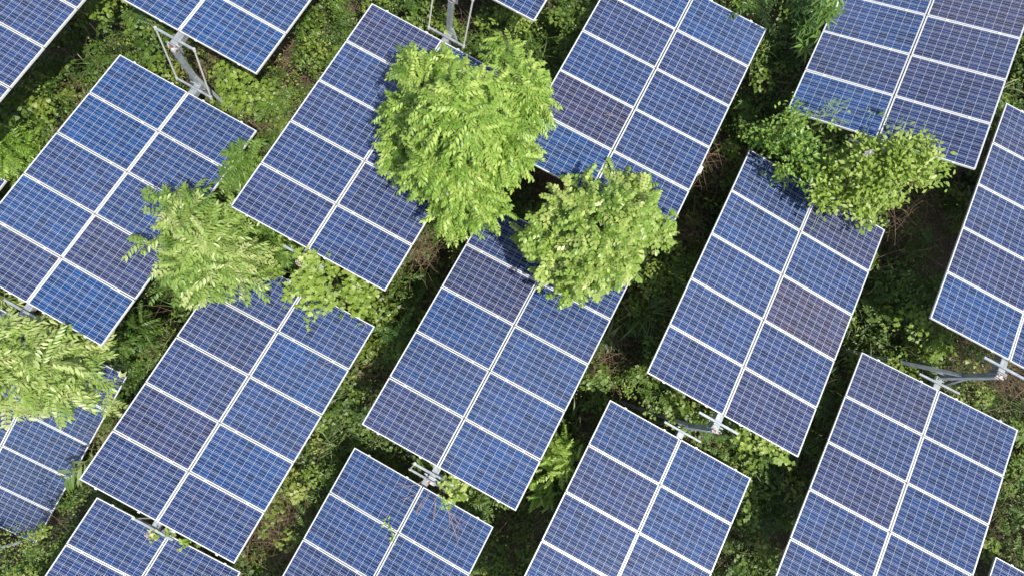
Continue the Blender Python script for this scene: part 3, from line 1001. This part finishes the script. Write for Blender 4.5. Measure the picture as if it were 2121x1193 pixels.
def twigs(key, strands, label, mat='pinktwig', r=0.0045):
    P0 = on_array(key, *strands[0][0])
    mb = MB()
    for st in strands:
        pts = []
        for i, (x, y) in enumerate(st):
            pts.append(on_array(key, x, y, 0.02 + 0.03 * random.random()) - P0)
        fine = []
        for a, b in zip(pts[:-1], pts[1:]):
            for t in (0, 0.5): fine.append(a.lerp(b, t) + Vector((random.uniform(-1, 1), random.uniform(-1, 1), 0)) * 0.012)
        fine.append(pts[-1])
        mb.tube(fine, [r * (1 - 0.65 * i / len(fine)) for i in range(len(fine))], 5)
    o = mb.build('dry_twigs', M[mat])
    o.location = P0
    tag(o, label, 'twigs')


twigs('Q', [[(927, 1052), (935, 1075), (942, 1100), (948, 1128), (944, 1140)], [(930, 1060), (933, 1085), (928, 1100), (915, 1112)],
            [(932, 1062), (945, 1078), (957, 1085), (966, 1078)], [(945, 1078), (955, 1090), (958, 1098)], [(936, 1080), (946, 1110), (950, 1118)],
            [(928, 1055), (940, 1068), (952, 1095), (946, 1108)], [(901, 1030), (900, 1055), (897, 1080), (895, 1098)], [(903, 1040), (899, 1075)]],
      'spray of bare pinkish twigs on the upper right panel of the bottom array')
twigs('Q', [[(887, 1018), (878, 1038), (868, 1055), (857, 1068)], [(880, 1030), (866, 1050), (862, 1066)], [(874, 1042), (860, 1060)]],
      'bare twig cluster along the seam of the bottom array')
twigs('Q', [[(875, 996), (858, 1005), (838, 1008), (815, 1007)], [(850, 1006), (835, 1003), (822, 1000)], [(860, 1024), (845, 1030), (828, 1036)], [(845, 1030), (834, 1038)]],
      'bare twigs reaching left over the upper left panel of the bottom array')
twigs('D', [[(684, 749), (672, 753), (668, 762)], [(760, 678), (755, 668), (748, 672)]], 'two short dry stalks on the overgrown array', r=0.006)
twigs('I', [[(1990, 690), (1998, 683), (2010, 678), (2012, 673)], [(1998, 683), (2001, 678)]], 'short dry stalk on the low panel of the array at the right edge')
twigs('E', [[(1250, 238), (1262, 240), (1278, 242)], [(1262, 240), (1270, 236)]], 'fallen stalk on the purplish panel')

# plastic scrap on the bright vine
pc = at(1800, 316, 3.75)
bm = bmesh.new()
bmesh.ops.create_grid(bm, x_segments=6, y_segments=4, size=0.5)
for v in bm.verts:
    v.co = Vector((v.co.x * 0.17, v.co.y * 0.08, random.uniform(-.03, .03)))
    v.co += Vector((random.uniform(-.015, .015), random.uniform(-.015, .015), 0))
me = bpy.data.meshes.new('plastic_scrap')
bm.to_mesh(me)
bm.free()
me.materials.append(M['scrap'])
o = link('plastic_scrap', me)
o.location = pc
o.rotation_euler = (0.25, -0.1, 0.2)
md = o.modifiers.new('thickness', 'SOLIDIFY')
md.thickness = 0.004
tag(o, 'crumpled grey plastic scrap caught on the bright vine mound', 'scrap')

# ------------------------------------------------------------------ grass clumps
def grass(px, py, h, n_, L, w, mat, label, tint=0.5, lean=(0, 0), name='grass_clump', cat='grass', bend=(0.8, 1.9), spread=0.10):
    b = at(px, py, h)
    g = np.array([b[0], b[1], float(ground(b[0], b[1])) + max(0.0, h - 0.5)])
    tp = [blade_tpl(L * s, w * (0.8 + 0.3 * s), bd) for s, bd in zip((0.7, 0.85, 1.0, 1.15, 0.95), np.linspace(bend[0], bend[1], 5))]
    m = n_
    a = rng.uniform(0, 2 * math.pi, m)
    D = np.stack([np.cos(a) + lean[0], np.sin(a) + lean[1], rng.normal(0, .12, m)], 1)
    up_ = np.tile([0, 0, 1.0], (m, 1)) + rng.normal(0, .2, (m, 3))
    Vv, Ff, Tt = instances(tp, rng.integers(0, 5, m), frames(D, up_), rng.normal(0, spread, (m, 3)) * np.array([1, 1, .4]), rng.uniform(.7, 1.15, m), np.clip(tint + rng.normal(0, .15, m), 0, 1), 0.0)
    o = link(name, tri_mesh(name, Vv, Ff, Tt, M[mat]))
    o.location = g
    tag(o, label, cat, 'long bladed grasses in the gaps')


GR = [
    (1345, 640, 1.3, 60, 0.95, 0.028, 'grass', 'arching long grass right of the round leaved tree', 0.6, (0.1, -0.5)),
    (1375, 570, 1.1, 34, 0.75, 0.026, 'grass', 'dark grass tuft at the left edge of the array with the brownish panel', 0.35, (0, -.3)),
    (690, 925, 1.2, 60, 0.8, 0.024, 'grass', 'pale bent grass between the overgrown and the central array', 0.72, (-.2, -.5)),
    (700, 860, 0.9, 60, 0.8, 0.016, 'grass', 'fine grass in the upper part of the gap left of the central array', 0.45, (0, 0)),
    (730, 700, 0.9, 46, 0.8, 0.018, 'grass', 'dark grass in the shade left of the central array', 0.3, (0, 0)),
    (1615, 1020, 1.2, 60, 0.85, 0.026, 'grass', 'broad grey green grass left of the lower right array', 0.6, (-.2, .2)),
    (1560, 1090, 1.0, 50, 0.8, 0.018, 'grass', 'fine grass along the bottom right array edge', 0.55, (0.1, -.2)),
    (1850, 560, 1.6, 14, 0.55, 0.030, 'grass', 'drooping pale reed by the corner of the array with the brownish panel', 0.95, (0.5, -.6)),
    (1765, 745, 1.3, 16, 0.45, 0.028, 'grass', 'yellow green tuft at the top corner of the lower right array', 0.85, (-.4, -.1)),
    (135, 215, 1.2, 22, 0.62, 0.036, 'reed', 'bleached reed at the left edge of the clear blue array', 0.55, (-1.1, 0.1)),
    (160, 190, 1.2, 12, 0.45, 0.03, 'grass', 'thin green reed above the bleached reed', 0.75, (-.2, .8)),
    (585, 205, 1.1, 20, 0.7, 0.026, 'grass', 'looping grass between the clear blue array and the big tree', 0.75, (0.2, 0.5)),
    (575, 260, 0.9, 36, 0.7, 0.02, 'grass', 'dark grass left of the array under the big tree', 0.35, (0, 0)),
    (2100, 170, 2.0, 14, 0.55, 0.032, 'grass', 'broad bladed reed at the right edge beside the rolled array', 0.8, (0.6, -.1)),
    (1195, 885, 1.4, 16, 0.8, 0.065, 'grass', 'dark broad bladed cane left of the lower right of centre array', 0.2, (0, .2)),
    (735, 895, 1.2, 14, 0.7, 0.055, 'grass', 'broad dark cane at the corner of the central array', 0.35, (-.2, .1)),
    (415, 625, 1.6, 12, 0.55, 0.035, 'grass', 'grey green blades below the pale tree', 0.7, (-.7, -.5)),
    (980, 1045, 1.1, 50, 0.7, 0.018, 'grass', 'fine grass under the low edge of the central array', 0.5, (0.2, -.3)),
    (1265, 690, 1.2, 8, 0.6, 0.06, 'grass', 'single broad leaf cane right of the central array', 0.8, (0, -.2)),
    (70, 1175, 0.7, 50, 0.6, 0.016, 'grass', 'fine grass below the slumped array', 0.4, (0, -.3)),
    (2090, 1050, 1.0, 40, 0.7, 0.022, 'grass', 'grass at the right edge beside the lower right array', 0.5, (0, 0)),
    (1300, 750, 0.9, 40, 0.7, 0.02, 'grass', 'dark grass between the central array and its right neighbour', 0.3, (0, 0)),
    (450, 1000, 0.9, 1, 0.3, 0.02, 'grass', '', 0.3, (0, 0)),
]
for q in GR:
    if q[7]: grass(q[0], q[1], q[2], q[3], q[4], q[5], q[6], q[7], q[8], q[9])

# cane leaning over the slumped array
cb = on_array('L', 178, 955, 0.75)
ct = on_array('L', 136, 988, 0.6)
root = empty('cane', (cb[0] + 0.5, cb[1] + 0.3, float(ground(cb[0] + .5, cb[1] + .3))))
tag(root, 'broad leaved green cane bent over the edge of the slumped array', 'cane')
o_ = Vector(root.location)
MB().tube([Vector((0, 0, 0)), (cb - o_) * 0.6 + Vector((.1, .1, .4)), cb - o_, ct - o_], [0.014, 0.012, 0.01, 0.006], 6).build('stem', M['stem'], root)
tp = [leaf_tpl(0.62, 0.10, 0.2, 0.25, 'narrow'), leaf_tpl(0.50, 0.085, 0.2, 0.2, 'narrow')]
nl = 16
tt = np.linspace(0, 1, nl)
pos = np.array([list(cb.lerp(ct, t) - o_) for t in tt])
ax = np.array(ct - cb)
ax /= np.linalg.norm(ax)
sd = np.array([0.35, -0.9, 0])
D = ax[None] * 0.75 + sd[None] * np.where(np.arange(nl) % 2, 0.7, -0.35)[:, None] + rng.normal(0, .22, (nl, 3))
V, F, T = instances(tp, rng.integers(0, 2, nl), frames(D, np.tile([0, 0, 1.], (nl, 1)) + rng.normal(0, .2, (nl, 3))), pos, rng.uniform(.7, 1.1, nl), rng.uniform(.45, .9, nl), 0)
link('foliage', tri_mesh('foliage', V, F, T, M['grass']), root)

# ------------------------------------------------------------------ undergrowth: a mass of small plants
ARRI = [(np.array(up(a)), np.array(arr_rot(a))) for a in ARR.values()]


def clearance(P):
    """lowest array underside above each point, and whether the point lies under an array"""
    lim = np.full(len(P), 1e3)
    deep = np.zeros(len(P), bool)
    for c, m in ARRI:
        nrm = m[:, 2]
        # vertical hit of the array plane
        zt = c[2] - ((P[:, 0] - c[0]) * nrm[0] + (P[:, 1] - c[1]) * nrm[1]) / nrm[2]
        q = np.stack([P[:, 0], P[:, 1], zt], 1) - c
        u, v = q @ m[:, 0], q @ m[:, 1]
        ins = (np.abs(u) < 1.95) & (np.abs(v) < 2.80)
        lim = np.where(ins, np.minimum(lim, zt), lim)
        deep |= (np.abs(u) < 1.45) & (np.abs(v) < 2.3)
    return lim, deep


def hidden(P):
    """is the point behind an array (by more than a margin) seen from the photograph's place"""
    hid = np.zeros(len(P), bool)
    dv = P - CAMP
    for c, m in ARRI:
        nrm = m[:, 2]
        t = ((c - CAMP) @ nrm) / (dv @ nrm)
        q = CAMP + dv * t[:, None] - c
        u, v = q @ m[:, 0], q @ m[:, 1]
        hid |= (t < 1) & (np.abs(u) < 1.40) & (np.abs(v) < 2.28)
    return hid


NC = 21000
cx_ = rng.uniform(-17, 18, NC)
cy_ = rng.uniform(-12, 14, NC)
lumps = np.sin(cx_ * 1.1 + 2.1 * np.sin(cy_ * 0.7)) * np.sin(cy_ * 1.3 + 1.7 * np.sin(cx_ * 0.9 + 1)) + rng.normal(0, .45, NC)
hh = np.clip(1.0 + 0.60 * lumps, 0.12, 2.1)
hh = np.where(rng.random(NC) < 0.22, hh * 0.45, hh)
gz0 = ground(cx_, cy_)
PC = np.stack([cx_, cy_, gz0 + hh], 1)
lim, deep = clearance(PC)
PC[:, 2] = np.minimum(PC[:, 2], lim - 0.38)
ok = PC[:, 2] > gz0 + 0.02
pxy, dep = project(PC)
ok &= (pxy[:, 0] > -160) & (pxy[:, 0] < 2290) & (pxy[:, 1] > -160) & (pxy[:, 1] < 1360)
hid = hidden(PC)
ok &= (~hid) | (rng.random(NC) < 0.22)
# patches where the plants have died back to bare brown stems
BARE = [(600, 1090, 1.0), (1890, 480, 0.9), (1150, 370, 0.5), (700, 640, 0.6), (575, 90, 0.8), (1480, 330, 0.5), (950, 50, 0.5), (870, 520, 0.4), (1270, 740, 0.5), (330, 720, 0.4), (1030, 740, .1), (2075, 800, .5), (230, 870, .3)]
for bx_, by_, br_ in BARE:
    bc = at(bx_, by_, 0.8)
    dd = np.hypot(PC[:, 0] - bc[0], PC[:, 1] - bc[1])
    ok &= (dd > br_ * rng.uniform(.6, 1.3, NC)) | (rng.random(NC) < 0.25)

PC, hid, lumps = PC[ok], hid[ok], lumps[ok]
nC = len(PC)
rad = rng.uniform(0.12, 0.30, nC)
cnt = np.where(hid, 10, (rad * 270).astype(int))
idx = np.repeat(np.arange(nC), cnt)
m = len(idx)
d = rng.normal(0, 1, (m, 3))
d /= np.linalg.norm(d, axis=1, keepdims=True)
d[:, 2] = np.abs(d[:, 2]) * 0.9 - 0.15
pos = PC[idx] + d * (rad[idx] * rng.uniform(0.55, 1.1, m))[:, None] * np.array([1.1, 1.1, 0.75])
ang = rng.uniform(0, 2 * math.pi, m)
D = np.stack([np.cos(ang), np.sin(ang), rng.normal(-.25, .3, m)], 1) + d * 0.5
N = np.tile([0, 0, 1.], (m, 1)) + d * 0.55 + rng.normal(0, .35, (m, 3))
sp = rng.integers(0, 5, nC)
sz = np.array([0.62, 0.80, 0.55, 0.75, 0.85])[sp] * rng.uniform(.8, 1.15, nC)
ct_ = np.clip(0.45 + 0.12 * lumps + rng.normal(0, .17, nC), 0.02, 0.95)
tp = TPL['ovate'] + TPL['heart'] + TPL['lobed']
which = np.where(sp[idx] == 4, 3 + rng.integers(0, 2, m), np.where(sp[idx] == 1, 5 + rng.integers(0, 3, m), rng.integers(0, 3, m)))
V, F, T = instances(tp, which, frames(D, N), pos, sz[idx] * rng.uniform(.7, 1.15, m), ct_[idx] + rng.normal(0, .09, m), 0.0)
o = link('undergrowth', tri_mesh('undergrowth', V, F, T, M['undergrowth']))
tag(o, 'tangle of low leafy undergrowth covering the slope between and under the arrays', 'undergrowth', kind='stuff')
print('undergrowth leaves', m, 'clumps', nC)

# pinnate leaved weeds standing above the low cover
sel = np.nonzero((~hid) & (rng.random(nC) < 0.09))[0]
nb = rng.integers(5, 11, len(sel))
gi = np.repeat(sel, nb)
gm = len(gi)
wt = TPL['pinnate_small'] + [pinnate_tpl(7, 0.40, 0.10, 0.035, 0.5, 0.4, 'ovate', 61), pinnate_tpl(6, 0.34, 0.11, 0.045, 0.5, 0.5, 'ovate', 62)]
wsp = rng.integers(0, len(wt), nC)
ga = rng.uniform(0, 2 * math.pi, gm)
gp = PC[gi] + rng.normal(0, .07, (gm, 3))
gp[:, 2] += 0.10
gl, _x = clearance(gp)
gk = gp[:, 2] < gl - 0.30
gD = np.stack([np.cos(ga), np.sin(ga), rng.normal(.25, .3, gm)], 1)
gN = np.tile([0, 0, 1.], (gm, 1)) + rng.normal(0, .25, (gm, 3))
wtint = rng.normal(.5, .22, nC)
V, F, T = instances(wt, wsp[gi[gk]], frames(gD[gk], gN[gk]), gp[gk], rng.uniform(.7, 1.2, gk.sum()), np.clip(wtint[gi[gk]] + rng.normal(0, .08, gk.sum()), 0, 1), 0.05)
tag(link('feathery_weeds', tri_mesh('feathery_weeds', V, F, T, M['dark_shrub'])), 'feathery leaved weeds standing over the low undergrowth', 'weeds', kind='stuff')

# wild grass between the leafy plants
sel = np.nonzero((~hid) & (rng.random(nC) < 0.16))[0]
nb = rng.integers(7, 22, len(sel))
gi = np.repeat(sel, nb)
gm = len(gi)
tpg = [blade_tpl(0.55, 0.014, .7), blade_tpl(0.7, 0.016, 1.2), blade_tpl(0.8, 0.018, 1.7), blade_tpl(0.6, 0.024, 1.4)]
ga = rng.uniform(0, 2 * math.pi, gm)
gp = PC[gi] + rng.normal(0, .08, (gm, 3)) * np.array([1, 1, .3])
gp[:, 2] -= 0.30
gl, _x = clearance(gp)
gk = gp[:, 2] < gl - 0.60
gD = np.stack([np.cos(ga), np.sin(ga), rng.normal(0, .15, gm)], 1)
gN = np.tile([0, 0, 1.], (gm, 1)) + rng.normal(0, .25, (gm, 3))
V, F, T = instances(tpg, rng.integers(0, 4, gk.sum()), frames(gD[gk], gN[gk]), gp[gk], rng.uniform(.6, 1.15, gk.sum()), np.clip(0.4 + rng.normal(0, .2, gk.sum()), 0, 1), 0.0)
tag(link('wild_grass', tri_mesh('wild_grass', V, F, T, M['grass'])), 'thin wild grass growing through the undergrowth', 'grass', kind='stuff')

# dry stems caught in the undergrowth
mb = MB()
hot = [(600, 1090, 90, 260), (1890, 470, 80, 150), (1150, 370, 60, 90), (700, 620, 60, 80), (570, 110, 90, 120), (1470, 330, 50, 90), (1250, 730, 60, 60), (1690, 420, 60, 40),
       (870, 520, 40, 50), (2080, 800, 60, 80), (310, 720, 50, 40), (920, 60, 80, 80), (100, 400, 90, 50), (1500, 900, 60, 40), (1420, 480, 40, 50), (740, 760, 50, 40), (420, 110, 70, 50), (230, 900, 30, 40), (2000, 760, 60, 40)]
for _ in range(75): hot.append((random.uniform(0, 2121), random.uniform(0, 1193), 70, 26))
for hx_, hy_, sp_, nn in hot:
    for _ in range(int(nn * 2.0)):
        p = at(random.gauss(hx_, sp_ * .55), random.gauss(hy_, sp_ * .55), random.uniform(0.45, 1.65))
        p2 = np.array([p])
        l_, _d = clearance(p2)
        if p[2] > l_[0] - 0.25: continue
        a = random.uniform(0, 2 * math.pi)
        L = random.uniform(0.35, 1.0)
        dv = Vector((math.cos(a), math.sin(a), random.uniform(-.25, .45)))
        bow = Vector((random.uniform(-1, 1), random.uniform(-1, 1), random.uniform(0, .6))) * 0.22
        pts = []
        for i in range(5):
            t = i / 4
            pts.append(Vector(p) + dv * L * (t - .5) + bow * (4 * t * (1 - t)) * L)
        r0 = random.uniform(0.0025, 0.006)
        mb.tube(pts, [r0 * (1 - .5 * i / 4) for i in range(5)], 4)
tag(mb.build('dry_stems', M['twig']), 'dead brown stems tangled in the undergrowth', 'dry stems', kind='stuff')
